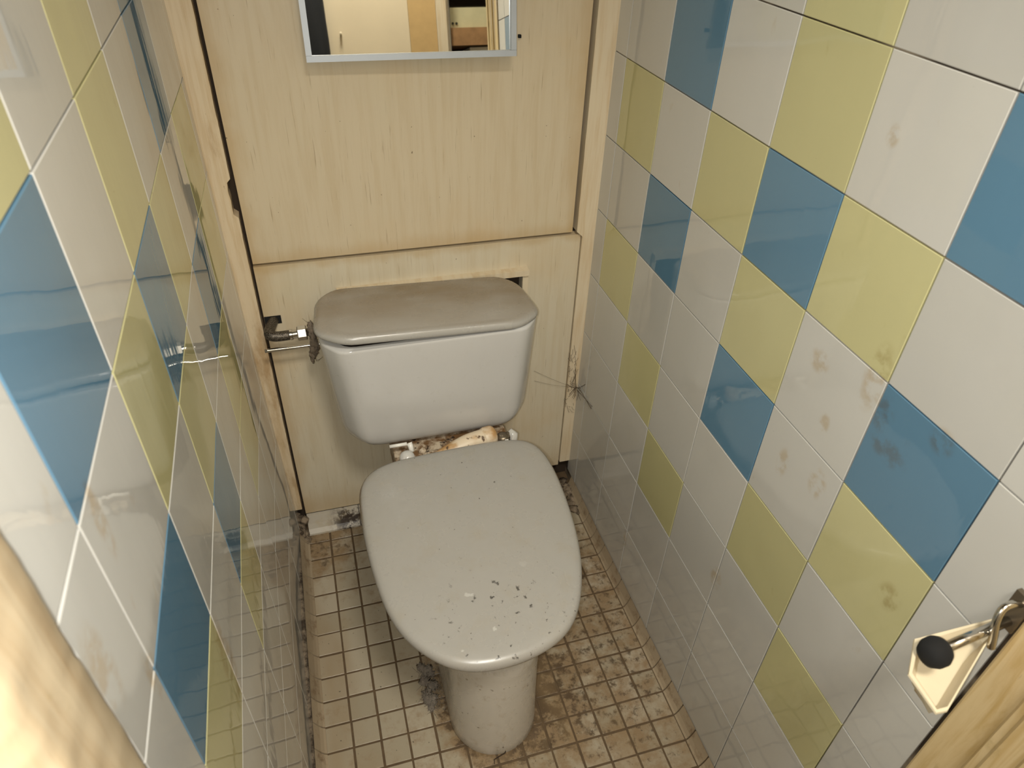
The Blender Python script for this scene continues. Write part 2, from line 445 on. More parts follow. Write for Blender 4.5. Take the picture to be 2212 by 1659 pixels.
def cove(name, xi, xo, zt, y_from, y_to, mats, bed=True):
    """row of small coved skirting tiles, xi = foot line on the floor, xo = top line at the wall"""
    bm = bmesh.new(); j = -8
    prof = [(0, 0), (.22, .10), (.52, .34), (.80, .70), (.96, .93), (1, 1)]
    while True:
        y1, y0 = Y0 - j*PY, Y0 - (j+1)*PY; j += 1
        y1 = min(y1, y_from); y0c = max(y0, y_to)
        if y1 - y0c < .006:
            if y0 < y_to: break
            continue
        k = rnd.uniform(-.0008, .0008)
        rings = []
        for y in (y1-.0014, y0c+.0014):
            r = [V((xi + (xo-xi)*a, y, zt*b + .0008 + (k if b > .5 else 0))) for a, b in prof]
            r += [V((xo + (xo-xi)*.02, y, -.002)), V((xi, y, -.002))]
            rings.append(r)
        b2 = bmesh.new(); loft(b2, rings)
        me = bpy.data.meshes.new('t'); b2.to_mesh(me); b2.free(); n0 = len(bm.faces); bm.from_mesh(me); bpy.data.meshes.remove(me)
        bm.faces.ensure_lookup_table()
        for f in bm.faces[n0:]: f.material_index = 1
        if y0 <= y_to: break
    # mortar bed behind and between the tiles
    rings = [[V((xi+(xo-xi)*.15, y, -.002)), V((xi+(xo-xi)*.45, y, zt*.10)), V((xi+(xo-xi)*.97, y, zt*.70)), V((xo, y, zt*.90)), V((xo+(xo-xi)*.02, y, -.002))] for y in (y_from, y_to)]
    loft(bm, rings)
    return struct(obj(name, bm, mats))
cove('baseboard_right', -.0148, -.0006, .033, .024, -.985, [M_FGROUT, M_SKIRT])
cove('baseboard_left', -.684, -.7035, .034, .024, -.96, [M_FGROUT, M_SKIRT])
# back skirting: long white coved tiles under the panel
bm = bmesh.new()
prof = [(.0195, 0), (.0205, .004), (.030, .012), (.036, .0215), (.0385, .022), (.0475, .040), (.056, .0405), (.056, -.002), (.0195, -.002)]
for x0, x1 in ((-.683, -.5585), (-.557, -.433), (-.4315, -.307), (-.3055, -.181), (-.1795, -.075)):
    loft(bm, [[V((x, y, z)) for y, z in prof] for x in (x0, x1)])
struct(obj('baseboard_back', bm, M_BSKIRT, bevel=.0006, seg=1))
# crumbling mortar: strip between left wall and skirting tiles, and lumps in the two back corners
def rough_strip(bm, pts, r, seed, n=10):
    P = spline(pts, 26); rings = []
    for i, p in enumerate(P):
        rr = []
        for k in range(n):
            a = 2*math.pi*k/n; q = V((math.cos(a), 0, math.sin(a)))
            s = 1 + .32*mnoise.noise(V((p.y*34, a*1.2, seed)))+.16*mnoise.noise(V((p.y*120, a*2, seed+4)))
            rr.append(p + V((q.x*r[0]*s, 0, q.z*r[1]*s)))
        rings.append(rr)
    loft(bm, rings)
bm = bmesh.new()
rough_strip(bm, [(-.711, .05, .012), (-.711, -.15, .012), (-.711, -.40, .010), (-.711, -.70, .010), (-.711, -.95, .010)], (.0085, .017), 1)
o = obj('mortar_strip', bm, M_MORTAR, smooth=True)
tag(o, 'dark crumbling mortar strip between left tiled wall and floor skirting', 'mortar', kind='stuff')
bm = bmesh.new()
for k, (x, y, z, r) in enumerate([(-.701, .038, .018, .018), (-.696, .022, .008, .013), (-.703, .012, .022, .013), (-.690, .036, .040, .011), (-.705, .045, .045, .012), (-.690, .004, .006, .010)]):
    lump(bm, (x, y, z), (r, r*.9, r), k*1.7)
tag(obj('mortar_crumbs', bm, M_MORTAR, smooth=True), 'blackened mortar crumbs in the left back corner beside the white skirting tile', 'rubble', kind='stuff')
bm = bmesh.new()
for k in range(46):
    x = -.012 - abs(rnd.gauss(0, .018)); y = .045 - abs(rnd.gauss(0, .055)); r = rnd.uniform(.004, .011)
    lump(bm, (x, y, r*.35 + rnd.random()*.006*(1 if y > 0 else 0)), (r*1.2, r, r*.6), k*2.3+5, 2, .9, 2.2)
tag(obj('rubble_pile', bm, M_MORTAR, smooth=True), 'dusty grey rubble and dirt in the right back corner behind the toilet', 'rubble', kind='stuff')

# ------------------------------------------------------------------ back wall: recess, trims, boards
struct(obj('wall_back', BOX((-.80, .0765, 0), (.09, .20, 2.45)), M_DARK))  # set close behind and coloured near-black so the gaps read as shade
# left trim with a broken notch
def strip_poly(name, xz, y0, y1, mat, bevel=.0012):
    bm = bmesh.new(); loft(bm, [[V((x, y, z)) for x, z in xz] for y in (y0, y1)])
    return obj(name, bm, mat, bevel=bevel, seg=2)
edge = []
z = 2.40
pts = [(-.7415, .069), (-.7415, 2.40)]
while z > .07:
    base = -.6895
    e = base + .0007*mnoise.noise(V((z*30, 0, 0))) + .0004*mnoise.noise(V((z*120, 3, 0)))
    if .828 < z < .893: e = -.6965 + .002*mnoise.noise(V((z*60, 1, 0)))
    pts.append((e, z)); z -= .0065
pts.append((-.6895, .069))
struct(strip_poly('trim_1', pts, .047, .075, M_TRIM, .0008))
pts = [(.002, .068), (.002, 2.40)]
z = 2.40
pts2 = []
while z > .07:
    e = -.0405 if z > .725 else -.0272
    pts2.append((e + .0005*mnoise.noise(V((z*30, 7, 0))), z)); z -= .012
struct(strip_poly('trim_2', pts + pts2 + [(-.0272, .068)], .049, .075, M_TRIM2, .0008))
# boards
bm = BOX((-.6830, .055, .7300), (-.0485, .073, 2.38))
o = obj('cupboard_door', bm, M_PANEL_U, bevel=.0015); tag(o, 'tall cream painted board door with a mirror on it, upper half of back wall', 'cupboard door')
# lower board with a rectangular opening behind the cistern
bm = bmesh.new()
hx0, hx1, hz0, hz1 = -.5255, -.1545, .47, .6475
X = [-.6838, hx0, hx1, -.0288]; Z = [.0435, hz0, hz1, .7232]
verts = {}
for yi, y in enumerate((.055, .073)):
    for i, x in enumerate(X):
        for k, zz in enumerate(Z):
            zz2 = zz + (.010 if (k == 0 and i >= 2) else 0)
            verts[(i, k, yi)] = bm.verts.new((x, y, zz2))
for i in range(3):
    for k in range(3):
        if (i, k) == (1, 1): continue
        for yi in (0, 1): bm.faces.new([verts[(a, b, yi)] for a, b in ((i, k), (i+1, k), (i+1, k+1), (i, k+1))])
for i in range(3):
    for k in (0, 3): bm.faces.new([verts[(i, k, 0)], verts[(i+1, k, 0)], verts[(i+1, k, 1)], verts[(i, k, 1)]])
    for q in (0, 3): bm.faces.new([verts[(q, i, 0)], verts[(q, i+1, 0)], verts[(q, i+1, 1)], verts[(q, i, 1)]])
for a, b in (((1,1),(2,1)), ((2,1),(2,2)), ((2,2),(1,2)), ((1,2),(1,1))):
    bm.faces.new([verts[(*a, 0)], verts[(*b, 0)], verts[(*b, 1)], verts[(*a, 1)]])
o = obj('access_panel', bm, M_PANEL_L, bevel=.001, seg=1); tag(o, 'cream painted board panel behind the cistern, lower half of back wall', 'panel')
# batten frame around that opening
t = thing('batten_frame', 'thin cream wooden batten frame on the board just above the cistern lid', 'batten', (-.34, .055, .645))
obj('top_batten', BOX((-.5385, .038, .648), (-.1432, .0548, .661)), M_TRIM2, t, bevel=.0012)
obj('side_batten', BOX((-.1555, .0445, .45), (-.1432, .0548, .6476)), M_TRIM2, t, bevel=.0012)

# ------------------------------------------------------------------ mirror (leans a little, lower edge stands out)
bpy.context.view_layer.update()
t = thing('mirror', 'aluminium framed mirror hung on the upper board, its lower part in view', 'mirror', (-.3661, .0195, 1.0856))
MW, MH, FW = .342, .16, .0092
def mloc(lo, hi):
    return BOX(tuple(a+b for a, b in zip(lo, t.location)), tuple(a+b for a, b in zip(hi, t.location)))
gl = obj('glass', mloc((-MW/2+.006, 0.004, .006), (MW/2-.006, .008, MH-.006)), M_MIRROR, t)
fr = obj('frame', mloc((-MW/2, -.003, 0), (MW/2, .010, FW)), M_ALU, t, bevel=.0022, seg=3)
for nm, lo, hi in (('frame_side', (-MW/2, -.003, FW+.0003), (-MW/2+FW, .010, MH)), ('frame_side', (MW/2-FW, -.003, FW+.0003), (MW/2, .010, MH)), ('frame_top', (-MW/2+FW, -.003, MH-FW), (MW/2-FW, .010, MH))):
    obj(nm, mloc(lo, hi), M_ALU, t, bevel=.0022, seg=3)
t.rotation_euler = (math.radians(-8.2), 0, math.radians(-1.4))
o = obj('screw', BOX((-.1815, .049, 1.1055), (-.1768, .056, 1.1105)), M_BLACK, bevel=.0015)
tag(o, 'tiny black screw head in the board beside the mirror frame', 'screw')

# ------------------------------------------------------------------ cistern
cx = -.378
t = thing('toilet_cistern', 'white ceramic cistern with dusty lid hung on the back board', 'cistern', (cx, .03, .41))
def plan(hw, yf, yb, ch, chy, rb, n=96, dx=0, rr=.016, tp=.004):
    """half plan of the cistern: straight back, chamfered front corners, rounded"""
    hb = hw - tp
    P = [(-hb+rb, yb), (hb-rb, yb), (hb, yb-rb), (hw, yf+chy), (hw-ch, yf), (-hw+ch, yf), (-hw, yf+chy), (-hb, yb-rb)]
    out = []
    m = len(P)
    for i in range(m):   # round every corner
        a, b, c = V((*P[i-1], 0)), V((*P[i], 0)), V((*P[(i+1) % m], 0))
        r = min(rr, (a-b).length*.48, (c-b).length*.48)
        p, q = b+(a-b).normalized()*r, b+(c-b).normalized()*r
        for s in range(7):
            u = s/6; out.append((1-u)**2*p + 2*u*(1-u)*b + u*u*q)
    out = resample(out, n)
    return [V((v.x+cx+dx, v.y, 0)) for v in out]
rings = []
for z, ins in ((.3835, .054), (.3848, .040), (.389, .026), (.396, .0135), (.407, .0055), (.421, .0015), (.44, 0), (.52, 0), (.60, 0), (.642, 0), (.6455, .0008), (.6475, .0035)):
    k = (z-.40)/.25
    hw = .1915 + .0165*k - ins*1.0; dx = .005 - .006*k; yf = -.134 - .020*k + ins*.45
    P = plan(hw, yf, .034 - ins*.1, .034, .045, .02, dx=dx)
    rings.append([p + V((0, 0, z)) for p in P])
inner = [[p + V((0, 0, z)) for p in plan(.208-.014, -.138, .022, .034, .04, .016)] for z in (.6475, .56, .55)]
bm = bmesh.new(); loft(bm, rings + inner, True, True)
bm.faces.ensure_lookup_table()
for f in bm.faces[-98*2+2:]: f.material_index = 1  # inner walls coloured near-black in place of the shade under the lid
auto_smooth(obj('tank', bm, [M_CERAMIC, M_DARK], t), 50)
# lid: domed slab, tipped up on the left
rings = []
for z, s in ((.6500, .006), (.6503, .001), (.653, -.0012), (.6575, -.0012), (.6615, .001), (.6650, .005), (.6660, .010), (.6652, .0165), (.6660, .023), (.6682, .045), (.6695, .075)):
    q = 1 - s/.12
    P = plan(.2105-s, -.1545+s*.75, .024-s*.6, .048*q, .036*q, .034*q, dx=-.004, rr=.022, tp=.010)
    rings.append([p + V((0, 0, z)) for p in P])
bm = bmesh.new(); loft(bm, rings, True, True)
R = Matrix.Translation(V((-.20, 0, .650))) @ Matrix.Rotation(math.radians(2.1), 4, 'Y') @ Matrix.Translation(V((.20, 0, -.650)))
bm.transform(R)
auto_smooth(obj('cistern_lid', bm, M_CIST_LID, t), 50)
bm = bmesh.new()
for k, (x, y, z, r) in enumerate([(-.178, -.085, .6545, .0055), (-.176, -.093, .6525, .004)]): lump(bm, (x, y, z), (r, r, r*.8), k+31, 2)
obj('chip', bm, M_WHITEPL, t, smooth=True)

# ------------------------------------------------------------------ toilet
OUT = [(-.5588,-.3052),(-.5552,-.2591),(-.5384,-.2262),(-.5084,-.2076),(-.473,-.2006),(-.399,-.1955),(-.304,-.1925),(-.2377,-.1972),(-.2033,-.2137),(-.188,-.2565),(-.1845,-.3167),(-.190,-.4002),(-.2008,-.4751),(-.2188,-.5412),(-.2498,-.6068),(-.2863,-.6438),(-.3371,-.6624),(-.3821,-.6681),(-.4237,-.6652),(-.4623,-.6518),(-.4974,-.6193),(-.5256,-.5798),(-.5452,-.5195),(-.556,-.4331),(-.5595,-.3606)]
OUT = resample(spline([(x, y, 0) for x, y in OUT], 8, True), 120)
for _ in range(6): OUT = [(OUT[i-1]+OUT[i]*2+OUT[(i+1) % 120])/4 for i in range(120)]
oc = V((-.373, -.42, 0))
def outl(s, z, dy=0, c=oc): return [c + (p-c)*s + V((0, dy, z)) for p in OUT]
def inset(d, z, dy=0):
    n = len(OUT); r = []
    for i in range(n):
        tn = (OUT[(i+1) % n]-OUT[i-1]).normalized(); nr = V((-tn.y, tn.x, 0))
        if nr.dot(oc-OUT[i]) < 0: nr = -nr
        r.append(OUT[i] + nr*d + V((0, dy, z)))
    return r
t = thing('toilet', 'dirty white toilet with closed lid standing on the mosaic floor', 'toilet', (-.363, -.45, 0))
# pan: pedestal column lofted into the bowl and the rear deck
def ped(hw, yf, yb, z, n=120):
    P = []
    c = -.3635; r = hw
    pts = []
    for i in range(41):
        a = math.pi*i/40; pts.append(V((c + r*math.cos(a), yf + r*1.05 - r*1.05*math.sin(a), 0)))
    pts += [V((c-r, yb+.03, 0)), V((c-r*.85, yb, 0)), V((c+r*.85, yb, 0)), V((c+r, yb+.03, 0))]
    P = resample(pts, n)
    k = max(range(n), key=lambda i: (P[i]-V((c, yf, 0))).length*0 - (P[i]-OUT[0]).length)
    return [V((p.x, p.y, z)) for p in P]
def match(ring, ref, cen):
    """reorder a ring so that its points line up by angle with ref"""
    n = len(ring); A = lambda p: math.atan2(p.y-cen.y, p.x-cen.x)
    if sum((ring[i].x-cen.x)*(ring[(i+1) % n].y-cen.y)-(ring[(i+1) % n].x-cen.x)*(ring[i].y-cen.y) for i in range(n)) * \
       sum((ref[i].x-cen.x)*(ref[(i+1) % n].y-cen.y)-(ref[(i+1) % n].x-cen.x)*(ref[i].y-cen.y) for i in range(n)) < 0: ring = ring[::-1]
    a0 = A(ref[0]); k = min(range(n), key=lambda i: abs(math.remainder(A(ring[i])-a0, 2*math.pi)))
    return ring[k:] + ring[:k]
cen = V((-.365, -.45, 0))
rings = []
for z, hw, yf, yb in ((0, .083, -.609, -.20), (.006, .0845, -.611, -.20), (.03, .0838, -.610, -.20), (.10, .083, -.606, -.20), (.18, .083, -.602, -.20), (.235, .085, -.598, -.20), (.265, .092, -.597, -.20)):
    rings.append(match(ped(hw, yf, yb, z), OUT, cen))
for z, s in ((.295, .66), (.325, .79), (.352, .87), (.368, .895), (.375, .89)):
    rings.append(outl(s, z, 0, V((-.372, -.37, 0))))
bm = bmesh.new(); loft(bm, rings)
auto_smooth(obj('pan', bm, M_BOWL, t), 60)
bm = BOX((-.474, -.235, .30), (-.234, -.055, .3735)); 
obj('pan_deck', bm, M_DIRTY, t, bevel=.012, seg=3)
# seat ring just under the lid, brown with grime
bm = bmesh.new(); loft(bm, [outl(s, z, dy) for s, z, dy in ((.90, .378, .012), (.945, .380, .020), (.962, .386, .0225), (.963, .393, .0225), (.955, .3975, .0225), (.88, .398, .015))])
auto_smooth(obj('seat', bm, M_SEAT, t), 50)
rings = [inset(d, z) for d, z in ((.016, .3985), (.006, .3990), (.0015, .4015), (0, .4055), (.0003, .4105), (.0022, .4150), (.0062, .4186), (.0125, .4208), (.022, .4224))]
rings += [outl(s, z) for s, z in ((.80, .4248), (.6, .4268), (.38, .4280), (.16, .4286))]
bm = bmesh.new(); loft(bm, rings)
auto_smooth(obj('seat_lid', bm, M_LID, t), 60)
# hinges and the flush connector in the gap behind the lid
h = bpy.data.objects.new('hinge', None)
def cyl(p0, p1, r, n=20):
    bm = bmesh.new(); tube(bm, [p0, p1], r, n); return bm
bm = bmesh.new(); tube(bm, [(-.452, -.178, .3735), (-.452, -.178, .389), (-.452, -.178, .396), (-.452, -.178, .403), (-.452, -.178, .408)], [.010, .0145, .0155, .013, .006], 22)
hin = auto_smooth(obj('hinge', bm, M_CLEAR, t), 50); hin['label'] = 'clear plastic hinge knob, left'
p = obj('hinge_pin', cyl((-.482, -.1475, .4035), (-.4475, -.150, .406), .0035), M_WHITEPL, hin, smooth=True)
bm = bmesh.new(); tube(bm, [(-.443, -.150, .4075), (-.441, -.155, .402), (-.440, -.163, .394)], [.006, .0055, .005], 14)
obj('hinge_post', bm, M_WHITEPL, hin, smooth=True)
bm = bmesh.new(); tube(bm, [(-.252, -.168, .3735), (-.252, -.168, .394), (-.252, -.168, .401), (-.252, -.168, .404)], [.013, .014, .012, .007], 20)
lump(bm, (-.240, -.166, .396), (.010, .008, .009), 3)
hin2 = auto_smooth(obj('hinge', bm, M_STEEL_D, t), 50); hin2['label'] = 'dark rusty metal hinge, right'
bm = bmesh.new(); tube(bm, [(-.232, -.170, .3735), (-.230, -.166, .399), (-.236, -.160, .406)], [.010, .010, .005], 16)
obj('hinge_cap', bm, M_CLEAR, hin2, smooth=True)
obj('hinge_pin', BOX((-.252, -.187, .392), (-.245, -.182, .402)), M_WHITEPL, hin2, bevel=.001)
bm = bmesh.new()
P = spline([(-.436, -.192, .384), (-.405, -.186, .387), (-.365, -.177, .3915), (-.325, -.169, .3955), (-.292, -.163, .397)], 8)
tube(bm, P, [.004 + .0165*sstep(0, .8, i/(len(P)-1)) for i in range(len(P))], 22)
tube(bm, spline([(-.294, -.1630, .397), (-.280, -.161, .398), (-.265, -.159, .3985)], 6), [.019, .0212, .0222, .0225, .0225, .0225, .0225, .0225, .0222, .021, .019, .016, .012], 22)
auto_smooth(obj('flush_connector', bm, M_RUBBER, t), 60)
bm = bmesh.new()
for k in range(14):
    lump(bm, (-.435 + rnd.random()*.17, -.158 + rnd.uniform(-.03, .012), .3755), (.008+rnd.random()*.007, .007, .004+rnd.random()*.005), k*3.1, 2)
obj('dirt_crust', bm, M_DIRTY, t, smooth=True)

# ------------------------------------------------------------------ water supply beside the cistern
t = thing('water_hose', 'dark braided water hose bending from the board into the left side of the cistern', 'hose', (-.68, .04, .604))
P = spline([(-.662, .074, .602), (-.668, .050, .604), (-.6745, .022, .605), (-.6765, .008, .604), (-.671, .000, .6025), (-.658, -.002, .6015), (-.634, -.002, .6020)], 10)
bm = bmesh.new(); tube(bm, P, .0098, 18); obj('hose', bm, M_BRAID, t, smooth=True)
bm = bmesh.new(); tube(bm, [(-.639, -.002, .602), (-.6385, -.002, .602), (-.634, -.002, .602), (-.6335, -.002, .602), (-.633, -.002, .602), (-.6235, -.002, .6025)], [.0098, .0108, .0108, .0098, .0088, .0088], 20)
auto_smooth(obj('ferrule', bm, M_CHROME, t), 30)
bm = bmesh.new(); tube(bm, [(-.6242, -.002, .6025), (-.6225, -.002, .6025), (-.6080, -.002, .6030), (-.6065, -.002, .6030)], [.0125, .0142, .0142, .0125], 6); obj('nut', bm, M_CHROME, t, bevel=.0008)
bm = bmesh.new(); tube(bm, [(-.6075, -.002, .603), (-.570, -.002, .604)], .0075, 14); obj('inlet_tail', bm, M_STEEL_D, t, smooth=True)
o = obj('hose_hole_patch', BOX((-.6835, .0535, .596), (-.652, .0549, .614)), M_BLACK); tag(o, 'small flat black plate standing for the dark cut where the hose leaves the board', 'black_patch')  # solid black plate laid on the board, its colour stands for the dark opening
bm = bmesh.new(); tube(bm, spline([(-.690, .002, .5695), (-.660, .001, .5700), (-.63, .0, .5705), (-.575, .0, .5715)], 4), .0040, 14)
o = obj('steel_pipe', bm, M_CHROME, smooth=True); tag(o, 'thin shiny steel rod running just below the braided hose', 'pipe')
# dust and cobweb clump hanging at the cistern inlet
bm = bmesh.new()
for k, (x, y, z, r, l) in enumerate([(-.597, -.012, .618, .006, .014), (-.596, -.012, .602, .007, .016), (-.597, -.013, .585, .007, .014), (-.598, -.013, .570, .008, .014), (-.602, -.013, .557, .006, .013), (-.604, -.013, .546, .0035, .009), (-.592, -.010, .575, .005, .01)]):
    lump(bm, (x, y, z), (r, r, l), k*1.3+11, 3, .6, 2.2)
for k in range(26):
    z = .54 + rnd.random()*.09; a = V((-.598, -.013, z)); b = a + V((rnd.uniform(-.012, .014), rnd.uniform(-.012, .008), rnd.uniform(-.016, .014)))
    tube(bm, [a, a.lerp(b, .5)+V((0, 0, -.002)), b], .00035, 4)
tag(obj('dust_clump', bm, M_DUST, smooth=True), 'matted brown dust and cobweb clump hanging at the cistern inlet', 'dust')
# cobweb in the right corner
bm = bmesh.new()
N = V((-.006, .046, .318))
ends = [(-.114, .053, .382), (-.112, .053, .352), (-.028, .048, .33), (-.012, .047, .372), (-.001, .005, .357), (-.001, -.048, .331), (-.022, .047, .29)]
for k, e in enumerate(ends):
    e = V(e); m = N.lerp(e, .5) + V((0, -.001, -.004*rnd.random()))
    tube(bm, spline([N + V((rnd.uniform(-.002, .002), 0, rnd.uniform(-.003, .003))), m, e], 5), .0006 if k > 1 else .0003, 4)
tube(bm, spline([N, N+V((.003, -.02, .006)), V((-.001, -.045, .322))], 5), .0007, 5)
tube(bm, spline([N, N+V((-.008, 0, -.010)), V((-.020, .046, .298))], 5), .0008, 5)
for k in range(46):
    a = V((rnd.uniform(-.030, -.003), .046, rnd.uniform(.25, .43))); b = a + V((rnd.uniform(-.012, .012), 0, rnd.uniform(-.03, .03)))
    b.x = max(-.034, min(-.002, b.x))
    tube(bm, [a, a.lerp(b, .5)+V((0, -.002, -.002)), b], .00034, 4)
for k in range(12):
    a = N + V((rnd.uniform(-.006, .004), rnd.uniform(-.02, 0), rnd.uniform(-.012, .012))); b = a + V((rnd.uniform(-.015, .005), rnd.uniform(-.03, 0), rnd.uniform(-.02, .02)))
    tube(bm, [a, b], .00038, 4)
tag(obj('cobweb', bm, M_WEB), 'brown cobweb strung across the right corner beside the cistern', 'cobweb')
# fluff beside the pedestal, twig in front of it
bm = bmesh.new()
for k in range(22): lump(bm, (-.470+rnd.uniform(-.014, .006), -.448+rnd.uniform(-.04, .06), .0012), (.004+.005*rnd.random(), .006+.006*rnd.random(), .0016), k*2.7, 3, .9, 2.6)
for k in range(150):
    a = V((-.462+rnd.uniform(-.03, .02), -.45+rnd.uniform(-.05, .06), .004)); b = a + V((rnd.uniform(-.02, .02), rnd.uniform(-.02, .02), rnd.uniform(0, .006)))
    tube(bm, [a, b], .0003, 4)
tag(obj('dust_fluff', bm, M_DUSTD, smooth=True), 'grey dust fluff on the floor tiles left of the toilet pedestal', 'dust', kind='stuff')
bm = bmesh.new(); tube(bm, [(-.385, -.6205, .012), (-.376, -.6205, .019), (-.364, -.6190, .0235), (-.363, -.6185, .029)], [.0010, .0013, .0013, .0008], 6)
tube(bm, [(-.385, -.6205, .012), (-.3855, -.624, .001)], [.0007, .0005], 6)
tag(obj('twig', bm, M_DARK), 'short dark twig leaning on the front of the toilet pedestal', 'twig')

# ------------------------------------------------------------------ door frame
def jamb(name, bm, mat): return struct(obj(name, bm, mat))
# left jamb: rough inner edge, chipped front corner
bm = bmesh.new(); rings = []
zz = 0.0
while zz <= 2.02:
    w = .0016*mnoise.noise(V((zz*22, 0, 0))) + .0008*mnoise.noise(V((zz*90, 2, 0)))
    if abs(zz-1.052) < .004: w -= .0022
    q = .006*mnoise.noise(V((zz*26, 5, 0))) + .003*mnoise.noise(V((zz*70, 9, 0)))
    bul = .0035*mnoise.noise(V((zz*34, 1, 4)))
    f = -1.0262
    rings.append([V((-.800, -.9610+w, zz)), V((-.7145, -.9610+w, zz)), V((-.7128, -.9640+w, zz)), V((-.7126+bul*.4, -.988, zz)), V((-.7122+bul, -1.008, zz)),
                  V((-.7115+bul, f+.006+q, zz)), V((-.7160, f-.001+q, zz)), V((-.7240, f-.006+q*.5, zz)), V((-.745, -1.034, zz)), V((-.800, -1.035, zz))])
    zz += .0075
loft(bm, rings)
o = jamb('trim_3', bm, M_PINE_L); auto_smooth(o, 50)
bm = bmesh.new()
prof = [(.09, -.9855), (-.0025, -.9855), (-.0035, -.9875), (-.0035, -1.0235), (-.0055, -1.0262), (-.0095, -1.0275), (-.0100, -1.034), (-.0125, -1.0375), (-.0125, -1.057), (-.016, -1.060), (-.016, -1.075), (.09, -1.075)]
loft(bm, [[V((x, y, zz)) for x, y in prof] for zz in (0, .5, 1.0, 1.5, 2.02)])
jamb('trim_4', bm, M_PINE)
struct(obj('trim_5', BOX((-.80, -1.075, 2.021), (.09, -.985, 2.10)), M_PINE))
# corridor behind the camera
struct(obj('wall_hall_left', BOX((-1.7, -1.035, 0), (-.803, -.96, 2.45)), M_PLASTER))
struct(obj('wall_hall_right', BOX((.093, -1.075, 0), (1.2, -.985, 2.45)), M_PLASTER))
struct(obj('wall_lintel', BOX((-.80, -1.06, 2.102), (.09, -.985, 2.45)), M_PLASTER))
struct(obj('ceiling', BOX((-1.7, -2.4, 2.452), (1.2, .22, 2.5)), M_PLASTER))
bm = bmesh.new(); box(bm, (-1.7, -2.06, 0), (-.155, -2.0, 2.45)); box(bm, (.30, -2.06, 0), (1.2, -2.0, 2.45)); box(bm, (.015, -2.06, 1.55), (.30, -2.0, 2.45)); box(bm, (.015, -2.06, 0), (.30, -2.0, .9))
struct(obj('wall_front', bm, M_BEIGE))
o = obj('wall_board', BOX((-.154, -2.055, 0), (-.040, -1.998, 2.45)), M_TAN); struct(o); o.name = 'trim_6'
o = obj('trim_7', BOX((-.039, -2.055, 0), (.004, -1.994, 2.45)), M_TRIM2); struct(o)
struct(obj('wall_niche', BOX((.0, -2.34, .85), (.32, -2.30, 1.6)), M_DARK))
bm = bmesh.new(); tube(bm, [(.0115, -1.987, .0), (.0115, -1.987, 2.45)], .0065, 16)
for zc in (.5, 1.9): box(bm, (.004, -2.0, zc), (.019, -1.985, zc+.02))
o = obj('metal_pole', bm, M_CHROME, smooth=False); tag(o, 'bright vertical metal pole seen in the mirror beside the dark niche', 'pole')
o = obj('shelf_board', BOX((.016, -2.29, 1.232), (.299, -1.995, 1.300)), M_BROWNWOOD, bevel=.004); tag(o, 'brown wooden shelf in the dark niche seen in the mirror', 'shelf')
t = thing('metal_box', 'cream metal box on the brown shelf seen in the mirror', 'box', (.12, -2.1, 1.3))
obj('body', BOX((.024, -2.28, 1.3002), (.198, -2.02, 1.378)), M_CREAMBOX, t, bevel=.006)
for px in (.032, .048): 
    bm = bmesh.new(); tube(bm, [(px, -2.025, 1.318), (px, -2.017, 1.318)], .005, 14); obj('knob', bm, M_BLACK, t)
o = obj('stone_block', BOX((.10, -2.2, .90), (.21, -2.02, 1.225)), M_PLASTER, bevel=.004); tag(o, 'grey block below the brown shelf seen in the mirror', 'block')
# added black cloth form standing for the camera holder's clothes, and a small hook beside it
t = thing('clothes_standin', 'black garment hanging on a peg, reflected at the mirror\'s left edge', 'clothes_standin', (-.60, -1.97, 1.65))
bm = bmesh.new(); rings = []
for i in range(30):
    u = i/29; zz = 1.66 - u*1.05; hw = .03 + .085*sstep(0, .22, u) + .012*u; d = .022 + .012*u
    r = []
    for k in range(40):
        a = 2*math.pi*k/40; fold = .004*math.sin(a*7 + u*4)*sstep(.05, .4, u) + .004*mnoise.noise(V((a*2, u*7, 3)))
        r.append(V((-.61 + (hw+fold)*math.cos(a), -1.958 + (d+fold)*math.sin(a), zz)))
    rings.append(r)
loft(bm, rings); obj('cloth', bm, M_CLOTH, t, smooth=True)
bm = bmesh.new(); tube(bm, [(-.61, -2.0, 1.67), (-.61, -1.955, 1.665), (-.61, -1.945, 1.685)], .006, 12); obj('peg', bm, M_STEEL_D, t, smooth=True)  # added peg, only holds up the cloth form
bm = bmesh.new(); tube(bm, [(-.436, -2.0, 1.282), (-.436, -1.985, 1.282), (-.436, -1.98, 1.292)], .0045, 12)
tag(obj('wall_hook', bm, M_CREAM, smooth=True), 'small cream hook on the beige wall seen in the mirror', 'hook')

# ------------------------------------------------------------------ toilet roll holder by the right jamb
t = thing('toilet_roll_holder', 'cream tray holder with chrome rod and black end cap on right wall by door frame', 'toilet roll holder', (0, -.98, .80))
rim = [V(p) for p in ((0, -.9666, 0), (-.0955, -.9646, 0), (-.1255, -.9925, 0), (-.1275, -1.0282, 0), (-.1165, -1.0290, 0), (-.0345, -.9868, 0), (0, -.9725, 0))]
def ringz(P, z, d):
    c = V((-.085, -.992, 0)); return [p + (c-p).normalized()*min(d, (c-p).length*.6) + V((0, 0, z)) for p in P]
bm = bmesh.new()
loft(bm, [ringz(rim, .786, .026), ringz(rim, .811, .0015), ringz(rim, .813, 0), ringz(rim, .815, .0006), ringz(rim, .815, .0042), ringz(rim, .8135, .0052), ringz(rim, .794, .013)])
for f in bm.faces:
    c = f.calc_center_median()
    if c.z < .806 and f.calc_center_median().z > .79 and abs(f.normal.z) < .5: f.material_index = 0
o = obj('tray', bm, [M_CREAM], t)
bm = bmesh.new(); loft(bm, [ringz(rim, .776, .034), ringz(rim, .7858, .0265)]); sk = obj('tray_base', bm, M_CREAM_D, t); sk['label'] = 'tray underside, its brown standing for the shade between tray and plank'
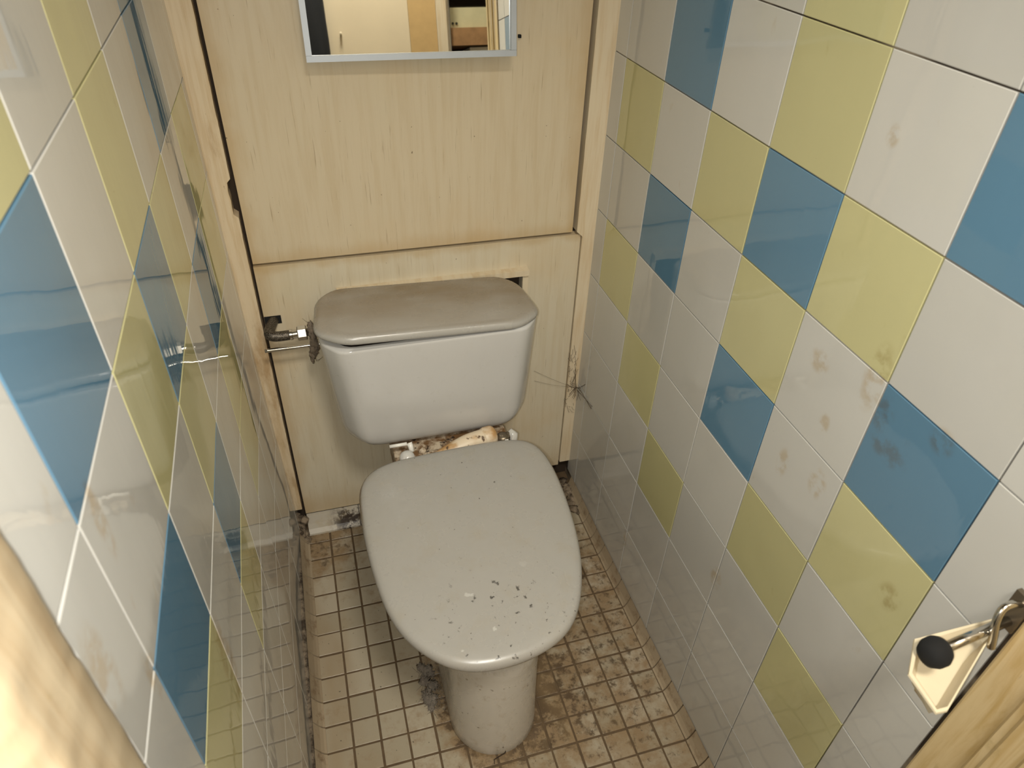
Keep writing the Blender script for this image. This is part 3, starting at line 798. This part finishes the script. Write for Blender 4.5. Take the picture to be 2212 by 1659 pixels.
obj('wall_plate', BOX((-.006, -.9845, .8155), (-.0005, -.967, .86)), M_STEEL_D, t, bevel=.001)
bm = bmesh.new(); tube(bm, [(-.088, -.9845, .825), (-.006, -.9765, .825)], .0046, 18); rod = obj('rod', bm, M_CHROME, t, smooth=True)
bm = bmesh.new(); ax = V((-.082, -.008, 0)).normalized(); o0 = V((-.086, -.9843, .825))
tube(bm, [o0 + ax*s for s in (0, .001, .006, .013, .019, .022)], [.007, .0115, .0138, .0136, .011, .006], 24); cap = obj('end_cap', bm, M_BLACK, t, smooth=True)
bm = bmesh.new(); tube(bm, spline([(-.0065, -.976, .850), (-.016, -.9755, .853), (-.0255, -.976, .850), (-.031, -.980, .840), (-.0325, -.9865, .824), (-.032, -.990, .813)], 8), .0034, 14)
obj('wire_bracket', bm, M_CHROME, t, smooth=True)

# ------------------------------------------------------------------ camera and light
Rm = [(0.96004659, -0.27798549, 0.0321653), (-0.14629755, -0.59655927, -0.78912234), (0.23855307, 0.75288851, -0.61339329)]
r, d, f = (V(x) for x in Rm)
M = Matrix(((r.x, -d.x, -f.x, 0), (r.y, -d.y, -f.y, 0), (r.z, -d.z, -f.z, 0), (0, 0, 0, 1)))
cam = bpy.data.cameras.new('camera'); co = bpy.data.objects.new('camera', cam); C.objects.link(co)
CP = V((-.56793, -1.21214, 1.38347))
M.translation = CP; co.matrix_world = M
cam.sensor_width = 36; cam.lens = 36*1535.83/2212; cam.clip_start = .01
cam.dof.use_dof = True; cam.dof.focus_distance = 1.25; cam.dof.aperture_fstop = 9
bpy.context.scene.camera = co
# the phone's flash, a little left of and below the lens
l = bpy.data.lights.new('flash', 'SPOT'); l.energy = 22.0; l.color = (1.0, .985, .93); l.shadow_soft_size = .008; l.spot_size = math.radians(136); l.spot_blend = 1.0
lo = bpy.data.objects.new('flash', l); C.objects.link(lo); lo.location = CP + V((-.022, .0, .0))
lo.rotation_euler = f.to_track_quat('-Z', 'Y').to_euler()
# added fill light over the corridor, brightens the mirrored wall and the room
l = bpy.data.lights.new('corridor_fill', 'AREA'); l.energy = 30; l.color = (1, .95, .84); l.shape = 'DISK'; l.size = .35
lo = bpy.data.objects.new('corridor_fill', l); C.objects.link(lo); lo.location = (-.35, -1.55, 2.43)
w = bpy.data.worlds.new('world'); bpy.context.scene.world = w; w.use_nodes = True
w.node_tree.nodes['Background'].inputs[0].default_value = (.5, .5, .55, 1); w.node_tree.nodes['Background'].inputs[1].default_value = .03
vs = bpy.context.scene.view_settings
vs.view_transform = 'Standard'; vs.look = 'None'; vs.gamma = 1; vs.exposure = 0; vs.use_curve_mapping = False
